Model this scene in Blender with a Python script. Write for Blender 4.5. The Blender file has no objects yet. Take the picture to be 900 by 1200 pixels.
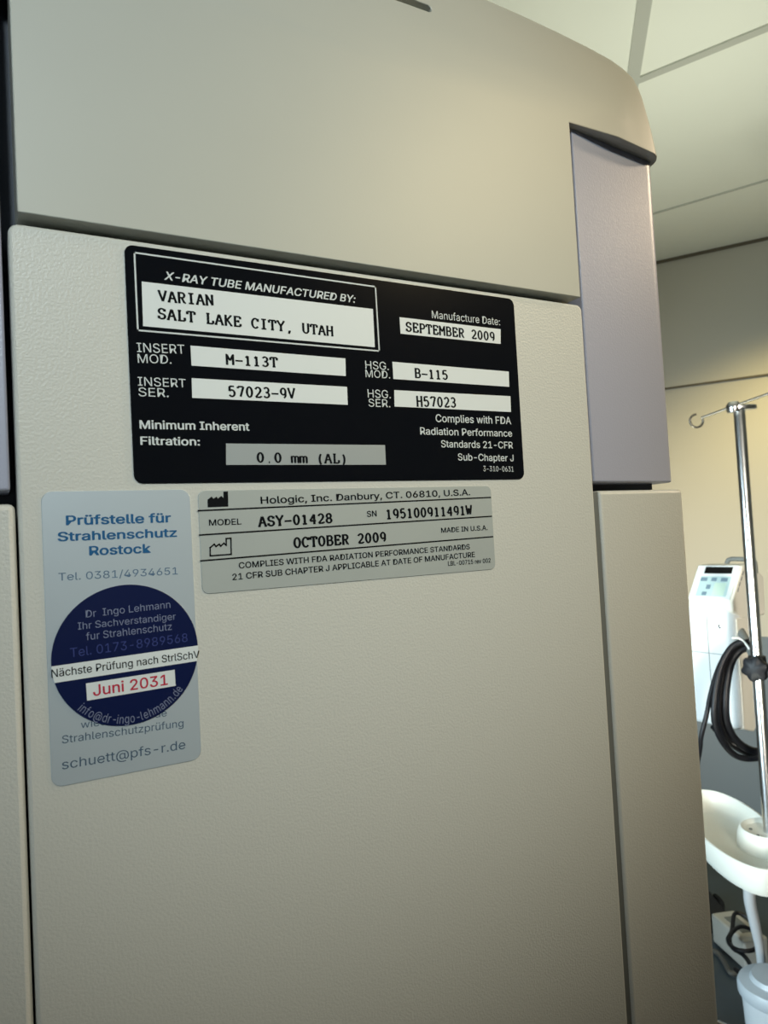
import bpy, bmesh, math, os
import numpy as np
from mathutils import Vector, Matrix
from mathutils.geometry import delaunay_2d_cdt

# ------------------------------------------------------------------ camera
F = 835.0                       # focal length in pixels of the 900x1200 frame
EYE = Vector((0, 0, 1.5))
RC = ((0.87761358, 0.05398453, -0.47631931),
      (-0.03087648, 0.9979412, 0.0562139),
      (0.47837334, -0.03462702, 0.8774736))   # columns: machine right / down / into, seen from the camera
scene = bpy.context.scene
COL = scene.collection


def c2w(c):
    return Vector((sum(c[i] * RC[i][0] for i in range(3)),
                   sum(c[i] * RC[i][2] for i in range(3)),
                   -sum(c[i] * RC[i][1] for i in range(3))))


cam = bpy.data.cameras.new('camera')
cam.sensor_fit = 'VERTICAL'
cam.sensor_height = 36.0
cam.lens = 36.0 * F / 1200
cam.clip_start = 0.01
cam.dof.use_dof = True
cam.dof.focus_distance = 0.235
cam.dof.aperture_fstop = 45
cam_o = bpy.data.objects.new('camera', cam)
COL.objects.link(cam_o)
rt, up, bk = c2w((1, 0, 0)), c2w((0, -1, 0)), c2w((0, 0, -1))
M = Matrix((rt, up, bk)).transposed().to_4x4()
M.translation = EYE
cam_o.matrix_world = M
scene.camera = cam_o

# ------------------------------------------------------------------ world, lights, exposure
scene.view_settings.view_transform = 'Standard'
scene.view_settings.look = 'None'
scene.view_settings.exposure = 0.0
scene.view_settings.gamma = 1.0
scene.view_settings.use_curve_mapping = False
w = bpy.data.worlds.new('world')
scene.world = w
w.use_nodes = True
w.node_tree.nodes['Background'].inputs[0].default_value = (0.55, 0.65, 0.75, 1)
w.node_tree.nodes['Background'].inputs[1].default_value = 0.12


def area(name, loc, target, power, col, sx, sy, spread=180):
    l = bpy.data.lights.new(name, 'AREA')
    l.shape = 'RECTANGLE'
    l.size, l.size_y = sx, sy
    l.energy = power
    l.color = col
    l.spread = math.radians(spread)
    o = bpy.data.objects.new(name, l)
    COL.objects.link(o)
    o.location = loc
    o.rotation_euler = (Vector(target) - Vector(loc)).to_track_quat('-Z', 'Y').to_euler()
    return o




def spot(name, loc, target, power, col, size, blend, radius):
    l = bpy.data.lights.new(name, 'SPOT')
    l.energy = power
    l.color = col
    l.spot_size = math.radians(size)
    l.spot_blend = blend
    l.shadow_soft_size = radius
    o = bpy.data.objects.new(name, l)
    COL.objects.link(o)
    o.location = loc
    o.rotation_euler = (Vector(target) - Vector(loc)).to_track_quat('-Z', 'Y').to_euler()
    return o


# daylight window far left, two unseen spots added to shape the falloff (cool left, warm right),
# a window behind the machine on the left, an added hidden fill that brightens the ceiling, and a warm wall washer at the right
area('window_daylight', (-1.7, -1.3, 1.45), (0.3, 0.2, 1.5), 1.5, (0.85, 0.95, 1.0), 1.2, 1.3)
spot('cool_fill_spot', (-0.25, -0.95, 2.15), (0.06, 0.18, 1.582), 42, (0.82, 0.97, 1.0), 19.5, 1.0, 0.06)
spot('warm_fill_spot', (0.75, -0.7, 2.15), (0.19, 0.18, 1.572), 24, (1, 0.79, 0.42), 20.5, 1.0, 0.06)
area('ceiling_fill', (1.0, 1.1, 0.6), (1.7, 1.1, 2.7), 7.6, (0.96, 1.0, 0.86), 0.4, 0.4, 80)
area('corridor_daylight', (-1.2, 1.4, 1.5), (1.66, 1.2, 0.95), 14.5, (.72, .91, 1.0), 1.0, 1.4, 55)
area('front_fill', (0.0, -1.3, 1.75), (1.78, 1.2, 1.25), 4.2, (1.0, .92, .78), 0.5, 1.2, 30)  # added fill towards console and stand, no real source there
spot('warm_edge_fill', (1.7, -0.15, 2.3), (0.22, 0.22, 1.55), 30, (1, 0.79, 0.55), 22, 1.0, 0.08)  # added warm fill to brighten the unit's right edge
spot('wall_washer', (2.62, 1.0, 2.55), (2.78, 1.55, 1.80), 85, (1, 0.8, 0.33), 75, 0.9, 0.05)

# ------------------------------------------------------------------ helpers
S = 0.18                        # distance from the lens to the machine's front plane


def ray(px, py):
    return c2w(((px - 450) / F, (py - 600) / F, 1))


def at(px, py, t):              # point at depth t along the view axis
    return EYE + ray(px, py) * t


def at_z(px, py, z):            # point on a horizontal plane z metres from eye level
    r = ray(px, py)
    return EYE + r * (z / r.z)


def face_pt(px, py, n=0.0):     # (u, v) in metres on the machine's front plane raised by n
    r = ray(px, py)
    k = (S - n) / r.y
    return Vector((r.x * k, r.z * k))


def W(u, v, n=0.0):             # front-plane coordinates in metres -> world
    return Vector((u, S - n, 1.5 + v))


MATS = {}


def mat(name, col, rough=0.5, metal=0.0, bump=None, spec=0.5, emit=None, noise=None, coat=0.0, trans=0.0):
    if name in MATS:
        return MATS[name]
    m = bpy.data.materials.new(name)
    m.use_nodes = True
    nt = m.node_tree
    b = nt.nodes['Principled BSDF']
    b.inputs['Base Color'].default_value = (*col, 1)
    b.inputs['Roughness'].default_value = rough
    b.inputs['Metallic'].default_value = metal
    b.inputs['Specular IOR Level'].default_value = spec
    b.inputs['Coat Weight'].default_value = coat
    b.inputs['Transmission Weight'].default_value = trans
    if emit:
        b.inputs['Emission Color'].default_value = (*emit[0], 1)
        b.inputs['Emission Strength'].default_value = emit[1]
    geo = nt.nodes.new('ShaderNodeNewGeometry')
    if noise:                   # (scale, amount): faint colour mottling of the material itself
        n = nt.nodes.new('ShaderNodeTexNoise')
        n.inputs['Scale'].default_value = noise[0]
        n.inputs['Detail'].default_value = 3
        nt.links.new(geo.outputs['Position'], n.inputs['Vector'])
        mx = nt.nodes.new('ShaderNodeMixRGB')
        mx.blend_type = 'MIX'
        mx.inputs[1].default_value = (*[c * (1 - noise[1]) for c in col], 1)
        mx.inputs[2].default_value = (*[min(1, c * (1 + noise[1])) for c in col], 1)
        nt.links.new(n.outputs['Fac'], mx.inputs[0])
        nt.links.new(mx.outputs[0], b.inputs['Base Color'])
    if bump:                    # (scale, strength, distance)
        n = nt.nodes.new('ShaderNodeTexNoise')
        n.inputs['Scale'].default_value = bump[0]
        n.inputs['Detail'].default_value = 2.5
        nt.links.new(geo.outputs['Position'], n.inputs['Vector'])
        bp = nt.nodes.new('ShaderNodeBump')
        bp.inputs['Strength'].default_value = bump[1]
        bp.inputs['Distance'].default_value = bump[2]
        nt.links.new(n.outputs['Fac'], bp.inputs['Height'])
        nt.links.new(bp.outputs[0], b.inputs['Normal'])
    MATS[name] = m
    return m


def wloc(o):
    v = Vector((0, 0, 0))
    while o:
        v += o.location
        o = o.parent
    return v


def obj(name, bm, m, parent=None, origin=None, smooth=False):
    """link a bmesh given in world coordinates as ONE object"""
    base = wloc(parent) if parent else Vector((0, 0, 0))
    loc = (Vector(origin) - base) if origin is not None else Vector((0, 0, 0))
    bmesh.ops.translate(bm, verts=bm.verts, vec=-(base + loc))
    me = bpy.data.meshes.new(name)
    bm.to_mesh(me)
    bm.free()
    if smooth:
        for p in me.polygons:
            p.use_smooth = True
        try:
            me.set_sharp_from_angle(angle=math.radians(38))
        except Exception:
            pass
    me.materials.append(m)
    o = bpy.data.objects.new(name, me)
    COL.objects.link(o)
    o.location = loc
    o.parent = parent
    return o


def tag(o, label, cat, group=None):
    o['label'] = label
    o['category'] = cat
    if group:
        o['group'] = group
    return o


def thing(name, label, cat, loc, group=None):
    o = bpy.data.objects.new(name, None)
    o.empty_display_size = 0.05
    COL.objects.link(o)
    o.location = loc
    return tag(o, label, cat, group)


def struct(name, bm, m):
    o = obj(name, bm, m)
    o['kind'] = 'structure'
    return o


def bevel(o, width, seg=3, angle=35):
    md = o.modifiers.new('edge', 'BEVEL')
    md.width = width
    md.segments = seg
    md.limit_method = 'ANGLE'
    md.angle_limit = math.radians(angle)
    md.harden_normals = False
    for p in o.data.polygons:
        p.use_smooth = True
    try:
        o.data.set_sharp_from_angle(angle=math.radians(60))
    except Exception:
        pass
    return o


def prism(bm, loop, vec):
    """closed polygon (world points) pushed along vec"""
    a = [bm.verts.new(p) for p in loop]
    b = [bm.verts.new(Vector(p) + Vector(vec)) for p in loop]
    n = len(a)
    fs = [bm.faces.new(a), bm.faces.new(b[::-1])]
    for i in range(n):
        fs.append(bm.faces.new((a[(i + 1) % n], a[i], b[i], b[(i + 1) % n])))
    bmesh.ops.recalc_face_normals(bm, faces=fs)
    return bm


def box(bm, c, half, ax=None):
    ax = ax or (Vector((1, 0, 0)), Vector((0, 1, 0)), Vector((0, 0, 1)))
    c = Vector(c)
    loop = [c + ax[0] * (sx * half[0]) + ax[1] * (sy * half[1]) - ax[2] * half[2]
            for sx, sy in ((-1, -1), (1, -1), (1, 1), (-1, 1))]
    return prism(bm, loop, ax[2] * (2 * half[2]))


def tube(bm, pts, r, seg=10, smooth=4, closed=False):
    """round tube through points (Catmull-Rom), r may be a list"""
    pts = [Vector(p) for p in pts]
    n = len(pts)
    rs = r if isinstance(r, (list, tuple)) else [r] * n
    P, Rr = [], []
    last = n if closed else n - 1
    for i in range(last):
        if closed:
            p0, p1, p2, p3 = pts[i - 1], pts[i], pts[(i + 1) % n], pts[(i + 2) % n]
            r1, r2 = rs[i], rs[(i + 1) % n]
        else:
            p0, p1, p2, p3 = pts[max(i - 1, 0)], pts[i], pts[i + 1], pts[min(i + 2, n - 1)]
            r1, r2 = rs[i], rs[i + 1]
        for k in range(smooth):
            t = k / smooth
            P.append(0.5 * ((2 * p1) + (p2 - p0) * t + (2 * p0 - 5 * p1 + 4 * p2 - p3) * t * t + (3 * p1 - p0 - 3 * p2 + p3) * t ** 3))
            Rr.append(r1 + (r2 - r1) * t)
    if not closed:
        P.append(pts[-1])
        Rr.append(rs[-1])
    rings = []
    nrm = None
    for i, p in enumerate(P):
        if closed:
            t = P[(i + 1) % len(P)] - P[i - 1]
        else:
            t = P[min(i + 1, len(P) - 1)] - P[max(i - 1, 0)]
        t.normalize()
        if nrm is None:
            nrm = t.orthogonal().normalized()
        nrm = (nrm - t * nrm.dot(t)).normalized()
        bn = t.cross(nrm)
        rings.append([bm.verts.new(p + (nrm * math.cos(a) + bn * math.sin(a)) * Rr[i])
                      for a in [2 * math.pi * k / seg for k in range(seg)]])
    m = len(rings)
    for i in range(m if closed else m - 1):
        A, B = rings[i], rings[(i + 1) % m]
        for k in range(seg):
            bm.faces.new((A[k], A[(k + 1) % seg], B[(k + 1) % seg], B[k]))
    if not closed:
        bm.faces.new(rings[0][::-1])
        bm.faces.new(rings[-1])
    return bm


def lathe(bm, c, prof, seg=32, axis=None):
    """prof: list of (radius, height) about a vertical (or given) axis through c"""
    c = Vector(c)
    az = Vector(axis).normalized() if axis else Vector((0, 0, 1))
    ax = az.orthogonal().normalized()
    ay = az.cross(ax)
    rings = []
    for r, h in prof:
        if r < 1e-6:
            rings.append([bm.verts.new(c + az * h)])
        else:
            rings.append([bm.verts.new(c + az * h + (ax * math.cos(2 * math.pi * k / seg) + ay * math.sin(2 * math.pi * k / seg)) * r) for k in range(seg)])
    fs = []
    for A, B in zip(rings, rings[1:]):
        if len(A) == 1 and len(B) == 1:
            continue
        for k in range(seg):
            k2 = (k + 1) % seg
            if len(A) == 1:
                fs.append(bm.faces.new((A[0], B[k2], B[k])))
            elif len(B) == 1:
                fs.append(bm.faces.new((A[k], A[k2], B[0])))
            else:
                fs.append(bm.faces.new((A[k], A[k2], B[k2], B[k])))
    bmesh.ops.recalc_face_normals(bm, faces=fs)
    return bm


def round_rect(u0, v0, u1, v1, r, seg=6):
    pts = []
    for cx, cy, a0 in ((u1 - r, v0 + r, -90), (u1 - r, v1 - r, 0), (u0 + r, v1 - r, 90), (u0 + r, v0 + r, 180)):
        for k in range(seg + 1):
            a = math.radians(a0 + 90 * k / seg)
            pts.append((cx + r * math.cos(a), cy + r * math.sin(a)))
    return pts


# ------------------------------------------------------------------ materials
cream_smooth = mat('smooth_cream_enamel', (0.54, 0.54, 0.485), 0.42, bump=(1500, 0.05, 0.0003), noise=(40, 0.02))
cream_grain = mat('grained_cream_plastic', (0.67, 0.665, 0.62), 0.40, bump=(1500, 0.4, 0.0003))
lavender = mat('lavender_grey_enamel', (0.43, 0.44, 0.55), 0.34, bump=(1400, 0.18, 0.0003))
lavender_l = lavender
chassis_m = mat('dark_slate_chassis', (0.035, 0.042, 0.06), 0.6)
lip_m = mat('shadow_gap_grey', (0.12, 0.12, 0.11), 0.6)
label_black = mat('glossy_black_foil', (0.005, 0.006, 0.009), 0.12, spec=0.4)
ink_white = mat('white_print', (0.66, 0.71, 0.72), 0.5)
field_white = mat('white_label_field', (0.80, 0.84, 0.85), 0.45)
field_grey = mat('bare_aluminium_field', (0.42, 0.46, 0.48), 0.40, metal=0.2)
ink_black = mat('black_typed_ink', (0.006, 0.007, 0.009), 0.7, spec=0.08)
foil_grey = mat('matt_silver_foil', (0.52, 0.56, 0.55), 0.38, metal=0.2, bump=(260, 0.04, 0.0004), noise=(60, 0.04))
foil_silver = mat('brushed_silver_film', (0.64, 0.72, 0.79), 0.38, metal=0.38, bump=(300, 0.03, 0.0004))
ink_blue = mat('faded_blue_ink', (0.018, 0.12, 0.29), 0.6, spec=0.2)
ink_blue_pale = mat('pale_blue_grey_ink', (0.09, 0.17, 0.28), 0.5)
ink_slate = mat('slate_blue_ink', (0.06, 0.11, 0.18), 0.5)
disc_blue = mat('navy_sticker_vinyl', (0.003, 0.009, 0.062), 0.33, bump=(200, 0.04, 0.0003))
ink_lilac = mat('pale_lilac_ink', (0.20, 0.23, 0.36), 0.5)
ink_mid = mat('mid_blue_ink', (0.03, 0.045, 0.20), 0.5)
ink_red = mat('red_ink', (0.55, 0.02, 0.06), 0.5)
chrome = mat('polished_steel', (0.72, 0.73, 0.74), 0.26, metal=1.0)
steel_dull = mat('dull_steel', (0.13, 0.12, 0.10), 0.4, metal=0.8)
black_rubber = mat('black_rubber', (0.008, 0.008, 0.010), 0.42, spec=0.3)
black_plastic = mat('black_plastic', (0.008, 0.009, 0.012), 0.5, spec=0.3)
white_plastic = mat('white_plastic', (0.74, 0.76, 0.75), 0.40)
ivory_plastic = mat('ivory_plastic', (0.72, 0.69, 0.60), 0.42)
tray_plastic = mat('milk_white_plastic', (0.80, 0.80, 0.72), 0.38)
grey_plastic = mat('grey_plastic', (0.16, 0.17, 0.16), 0.5)
teal_pad = mat('pale_teal_membrane', (0.45, 0.60, 0.60), 0.45)
green_pad = mat('pale_green_membrane', (0.52, 0.66, 0.56), 0.45)
blue_pad = mat('slate_blue_keys', (0.16, 0.24, 0.30), 0.45)
screen_m = mat('dark_display', (0.004, 0.004, 0.005), 0.15)
clear_hose = mat('milky_tube', (0.55, 0.58, 0.60), 0.3, trans=0.2)
wall_m = mat('wall_paint', (0.52, 0.49, 0.41), 0.7, bump=(300, 0.05, 0.001), noise=(2.0, 0.02))
ceiling_m = mat('ceiling_panel', (0.78, 0.78, 0.68), 0.75, noise=(3, 0.015))
tbar_m = mat('ceiling_joint_bar', (0.45, 0.45, 0.39), 0.6)
floor_m = mat('slate_vinyl_floor', (0.055, 0.072, 0.085), 0.45, noise=(12, 0.15))
seam_m = mat('dark_joint', (0.12, 0.10, 0.065), 0.7)

# ------------------------------------------------------------------ the room
CEIL = 2.7
e1 = Vector((0.5406, -0.8413, 0)).normalized()       # along the back wall, rightwards
e2 = Vector((-0.8413, -0.5406, 0)).normalized()      # out of the back wall, into the room
w0 = e2 * -3.487                                      # foot of the wall under/over the eye
L0, L1, DEP = -2.6, 2.6, 6.6
cor = [w0 + e1 * L0, w0 + e1 * L1, w0 + e1 * L1 + e2 * DEP, w0 + e1 * L0 + e2 * DEP]


def slab(pts, vec):
    return prism(bmesh.new(), pts, vec)


struct('floor', slab([c + Vector((0, 0, 0)) for c in cor], (0, 0, -0.1)), floor_m)
struct('ceiling', slab([c + Vector((0, 0, CEIL)) for c in cor], (0, 0, 0.1)), ceiling_m)
for nm, a, b, out in (('wall_back', cor[0], cor[1], -e2), ('wall_right', cor[1], cor[2], e1),
                      ('wall_front', cor[2], cor[3], e2), ('wall_left', cor[3], cor[0], -e1)):
    z = Vector((0, 0, CEIL))
    struct(nm, slab([a, b, b + z, a + z], out * 0.1), wall_m)
# joint in the wall panelling, shadow gap under the ceiling, ceiling joints
zz = Vector((0, 0, 1))
bm = bmesh.new()
box(bm, w0 + e2 * 0.003 + zz * 2.108, (2.55, 0.005, 0.004), (e1, e2, zz))
struct('trim_1', bm, seam_m)
bm = bmesh.new()
box(bm, w0 + e2 * 0.004 + zz * (CEIL - 0.006), (2.55, 0.006, 0.006), (e1, e2, zz))
struct('trim_2', bm, seam_m)

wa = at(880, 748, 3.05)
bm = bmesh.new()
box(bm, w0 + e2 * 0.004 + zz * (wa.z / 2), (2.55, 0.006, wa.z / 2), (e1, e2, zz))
struct('wall_shade_panel', bm, mat('wall_shade_slate', (0.16, 0.19, 0.21), 0.6, noise=(3, 0.04)))  # added sheet: shade on the lower wall put into a slate colour

bm = bmesh.new()
box(bm, w0 + e2 * 0.009 + zz * 0.09, (2.55, 0.009, 0.09), (e1, e2, zz))
struct('baseboard_back', bm, mat('dark_skirting', (0.03, 0.035, 0.04), 0.6))


def joint(name, p, q, width, ext0=0.0, ext1=0.0, z=CEIL, m=None, drop=0.002):
    a, b = at_z(*p, z - 1.5), at_z(*q, z - 1.5)
    d = (b - a).normalized()
    a, b = a - d * ext0, b + d * ext1
    n = Vector((-d.y, d.x, 0))
    bm = bmesh.new()
    box(bm, (a + b) / 2 - zz * drop, ((b - a).length / 2, width / 2, 0.003), (d, n, zz))
    struct(name, bm, m or tbar_m)


joint('trim_3', (737, 97.5), (900, 31), 0.026, 0.9, 0.5)
joint('trim_4', (755, 0), (738, 115), 0.034, 0.6, 1.0, drop=0.0045)
joint('trim_5', (775, 247), (900, 210), 0.008, 1.0, 0.5)

# ------------------------------------------------------------------ the x-ray unit
UC = 0.513 * S                  # centre line of the machine
mach = thing('mammography_unit', 'tall cream x-ray unit with lavender side strips filling the picture', 'x-ray machine', (UC, S + 0.14, 0))


def edge_profile(d, r, rc, slope):
    """depth behind the front at distance d from the outline"""
    if d >= r:
        return 0.0
    n = -slope * (r - d)
    if d < rc:
        n -= rc - math.sqrt(max(0, rc * rc - (rc - d) ** 2))
    return n


# upper cover: wide domed head above, tongue hanging down between the strips
U0, U1 = 0.513 - 0.765, 0.513 + 0.765      # outline of the head in lens-distance units
VB = 0.775
TU0, TU1, TV = 0.0356, 0.9895, 0.4345
NF = 0.0115                                 # cover stands proud of the panel


HO = [(1.280, VB), (1.272, 0.81), (1.264, 0.834), (1.250, 0.878), (1.241, 0.905), (1.229, 0.928), (1.212, 0.949), (1.180, 0.963), (1.142, 0.973), (1.08, 0.982), (1.003, 0.989), (0.90, 0.996), (0.805, 1.000), (0.65, 1.005), (0.513, 1.006)]
HC_ = (1.115, 0.815)


def head_outline(ins):
    """right half of the outline, bottom to top centre, moved in by ins"""
    pts = []
    for u, v in HO:
        if v < 0.82:
            q = (u - ins, v)
        elif u > 1.13:
            k = 1 - ins / 0.17
            q = (HC_[0] + (u - HC_[0]) * k, HC_[1] + (v - HC_[1]) * k)
        else:
            q = (u, v - ins)
        pts.append(q)
    return pts


def build_cover():
    bm = bmesh.new()
    R_, RCC, SL = 0.16, 0.042, math.tan(math.radians(7.2))
    ds = [0.0, 0.002, 0.006, 0.012, 0.02, 0.026, 0.034, 0.042, 0.08, 0.12, 0.16]
    rings = []

    def full(ins):
        r = head_outline(ins)
        l = [(2 * 0.513 - u, v) for u, v in r[:-1]][::-1]
        return r + l
    back = [bm.verts.new(W(u * S, v * S, -1.45 * S)) for u, v in full(0.0)]
    rings.append(back)
    for d in ds:
        n = NF + edge_profile(d, R_, RCC, SL)
        rings.append([bm.verts.new(W(u * S, v * S, n * S)) for u, v in full(d)])
    for A, B in zip(rings, rings[1:]):
        for k in range(len(A) - 1):
            bm.faces.new((A[k], A[k + 1], B[k + 1], B[k]))
    inner = rings[-1]
    # tongue
    def V(u, v, n):
        return bm.verts.new(W(u * S, v * S, n * S))
    a, b = V(TU1, VB, NF), V(TU1, TV, NF)
    c, d = V(TU0, TV, NF), V(TU0, VB, NF)
    bm.faces.new(inner + [d, c, b, a])
    # lower lips
    nb = -0.30
    ab, bb, cb, db = V(TU1, VB, nb), V(TU1, TV, nb), V(TU0, TV, nb), V(TU0, VB, nb)
    bm.faces.new((a, b, bb, ab))
    bm.faces.new((b, c, cb, bb))
    bm.faces.new((c, d, db, cb))
    right = [r[0] for r in rings]           # back .. inner along the right bottom edge
    left = [r[-1] for r in rings]
    bm.faces.new(right + [a, ab])
    bm.faces.new(left + [d, db])
    bm.faces.new((bb, cb, db, ab))
    bm.faces.new(back + [db, ab])
    bmesh.ops.recalc_face_normals(bm, faces=bm.faces[:])
    return bm


cover = obj('upper_cover', build_cover(), cream_smooth, mach, smooth=True)
# slot cut through the front of the cover
bm = bmesh.new()
v0 = 0.9085 * S
loop = round_rect(0.335 * S, v0 - 0.0065 * S, 0.690 * S, v0 + 0.0065 * S, 0.0063 * S)
prism(bm, [W(u, v, 0.05 * S) for u, v in loop], (0, 0.10 * S, 0))
cut = obj('cutter', bm, cream_smooth)
md = cover.modifiers.new('slot', 'BOOLEAN')
md.object = cut
md.operation = 'DIFFERENCE'
md.solver = 'EXACT'
bpy.context.view_layer.update()
me = bpy.data.meshes.new_from_object(cover.evaluated_get(bpy.context.evaluated_depsgraph_get()))
cover.modifiers.clear()
cover.data = me
me.name = 'upper_cover'
bpy.data.objects.remove(cut)
bevel(cover, 0.0009, 2, 62)
bm = bmesh.new()
box(bm, W(0.5125 * S, v0, -0.045 * S), (0.182 * S, 0.004 * S, 0.012 * S))
obj('slot_backing', bm, chassis_m, mach)

# chassis behind the covers
bm = bmesh.new()
prism(bm, [W(u * S, v * S, -0.075 * S) for u, v in ((-0.2, -8.1), (1.25, -8.1), (1.25, 0.775), (-0.2, 0.775))], (0, 1.32 * S, 0))
obj('chassis', bm, chassis_m, mach)

# front panel
bm = bmesh.new()
loop = round_rect(0.0245 * S, -6.6 * S, 1.0035 * S, 0.4245 * S, 0.013 * S)
prism(bm, [W(u, v, 0) for u, v in loop], (0, 0.074 * S, 0))
bevel(obj('front_panel', bm, cream_grain, mach), 0.0009, 3)


def side_profile(u_in, u_out, n0, slope, rc):
    pts = [(u_in, -0.2), (u_in, n0)]
    uc = u_out - rc
    nn = n0 - slope * (uc - u_in)
    for k in range(9):
        a = math.radians(90 - 90 * k / 8)
        pts.append((uc + rc * math.cos(a), nn - rc + rc * math.sin(a)))
    pts.append((u_out + 0.004, -1.44))
    pts.append((u_in + 0.15, -1.44))
    pts.append((u_in + 0.15, -0.2))
    return pts


def side_part(name, prof, v0, v1, m, bw, mirror):
    bm = bmesh.new()
    pts = [((2 * 0.513 - u) if mirror else u, n) for u, n in prof]
    prism(bm, [W(u * S, v0 * S, n * S) for u, n in pts], (0, 0, (v1 - v0) * S))
    return bevel(obj(name, bm, m, mach), bw, 3, 40)


strip = side_profile(1.009, 1.281, -0.004, 0.115, 0.035)
for mir in (False, True):
    side_part('side_strip', strip, 0.083, 0.785, lavender, 0.0006, mir)
    side_part('side_panel', side_profile(1.0045 if mir else 1.016, 1.276, 0.0, 0.05, 0.02), -6.6, 0.066, cream_grain, 0.0014, mir)
# added grey strip, its colour standing in for shade in the gap beside the front panel
bm = bmesh.new()
prism(bm, [W(u * S, v * S, -0.004 * S) for u, v in ((1.0005, -6.6), (1.0165, -6.6), (1.0165, 0.064), (1.0005, 0.064))], (0, 0.04 * S, 0))
obj('gap_shade_strip', bm, mat('gap_shade_grey', (0.17, 0.175, 0.165), 0.7), mach)
# floor base of the unit
bm = bmesh.new()
prism(bm, [Vector((UC + x, S + y, 0)) for x, y in round_rect(-0.22, -0.02, 0.22, 0.42, 0.04)], (0, 0, 0.07))
bevel(obj('floor_base', bm, cream_smooth, mach), 0.008)

# ------------------------------------------------------------------ lettering
FONT = None
try:
    FONT = bpy.data.fonts.load(os.path.join(bpy.utils.resource_path('LOCAL'), 'datafiles', 'fonts', 'Inter.woff2'))
except Exception:
    FONT = None


def text_raw(s, font, bold=0.0, shear=0.0, space=1.0):
    c = bpy.data.curves.new('txt', 'FONT')
    c.body = s
    if font:
        c.font = font
    c.resolution_u = 3
    c.offset = bold
    c.shear = shear
    c.space_character = space
    o = bpy.data.objects.new('txt', c)
    COL.objects.link(o)
    bpy.context.view_layer.update()
    me = bpy.data.meshes.new_from_object(o.evaluated_get(bpy.context.evaluated_depsgraph_get()))
    vs = [(v.co.x, v.co.y) for v in me.vertices]
    fs = [list(p.vertices) for p in me.polygons]
    bpy.data.objects.remove(o)
    bpy.data.curves.remove(c)
    bpy.data.meshes.remove(me)
    return vs, fs


def merged(vs, fs):
    """union of overlapping outlines, letter by letter: a clean flat triangulation without doubled faces"""
    ff = []
    for f in fs:
        ar = sum(vs[f[k]][0] * vs[f[(k + 1) % len(f)]][1] - vs[f[(k + 1) % len(f)]][0] * vs[f[k]][1] for k in range(len(f)))
        if abs(ar) < 1e-7:
            continue
        g = list(f) if ar > 0 else list(f)[::-1]
        xs = [vs[q][0] for q in g]
        ff.append((min(xs), max(xs), abs(ar) / 2, g))
    ff.sort(key=lambda t: t[0])
    runs, hi = [], -1e9
    for t in ff:
        if t[0] > hi - 1e-5:
            runs.append([])
        hi = max(hi, t[1])
        runs[-1].append(t)
    ov, of = [], []
    for run in runs:
        ids, pts, loc = {}, [], []
        for _, _, _, g in run:
            fl = []
            for q in g:
                key = (round(vs[q][0], 5), round(vs[q][1], 5))
                if key not in ids:
                    ids[key] = len(pts)
                    pts.append(Vector(key))
                fl.append(ids[key])
            fl = [q for n_, q in enumerate(fl) if q != fl[n_ - 1]]
            if len(set(fl)) >= 3:
                loc.append(fl)
        r = delaunay_2d_cdt(pts, [], loc, 0, 1e-6)
        # keep the triangles whose centre lies inside one of the letter's own faces
        V2 = np.array([(v.x, v.y) for v in r[0]])
        T3 = [list(f) for f in r[2] if len(f) == 3]
        if not T3:
            continue
        cen = V2[np.array(T3)].mean(1)
        inside = np.zeros(len(T3), bool)
        for fl in loc:
            for a_ in range(1, len(fl) - 1):
                A_, B_, C_ = (np.array(pts[fl[q]]) for q in (0, a_, a_ + 1))
                s1 = (B_[0] - A_[0]) * (cen[:, 1] - A_[1]) - (B_[1] - A_[1]) * (cen[:, 0] - A_[0])
                s2 = (C_[0] - B_[0]) * (cen[:, 1] - B_[1]) - (C_[1] - B_[1]) * (cen[:, 0] - B_[0])
                s3 = (A_[0] - C_[0]) * (cen[:, 1] - C_[1]) - (A_[1] - C_[1]) * (cen[:, 0] - C_[0])
                inside |= ((s1 >= 0) & (s2 >= 0) & (s3 >= 0)) | ((s1 <= 0) & (s2 <= 0) & (s3 <= 0))
        b0 = len(ov)
        ov += [(float(x), float(y)) for x, y in V2]
        of += [[q + b0 for q in f] for f, k_in in zip(T3, inside) if k_in]
    return ov, of


CAPH = {}


def cap_height(font):
    k = 'i' if font else 'b'
    if k not in CAPH:
        vs, _ = text_raw('H', font)
        CAPH[k] = max(y for x, y in vs)
    return CAPH[k]


# typewriter face with slab serifs, drawn as pen strokes in a 1 x 1 cell (cap height 1)
def arc(cx, cy, rx, ry, a0, a1, n=10):
    return [(cx + rx * math.cos(math.radians(a0 + (a1 - a0) * k / n)), cy + ry * math.sin(math.radians(a0 + (a1 - a0) * k / n))) for k in range(n + 1)]


def serif(x, y, w=0.15):
    return [(x - w, y), (x + w, y)]


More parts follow.
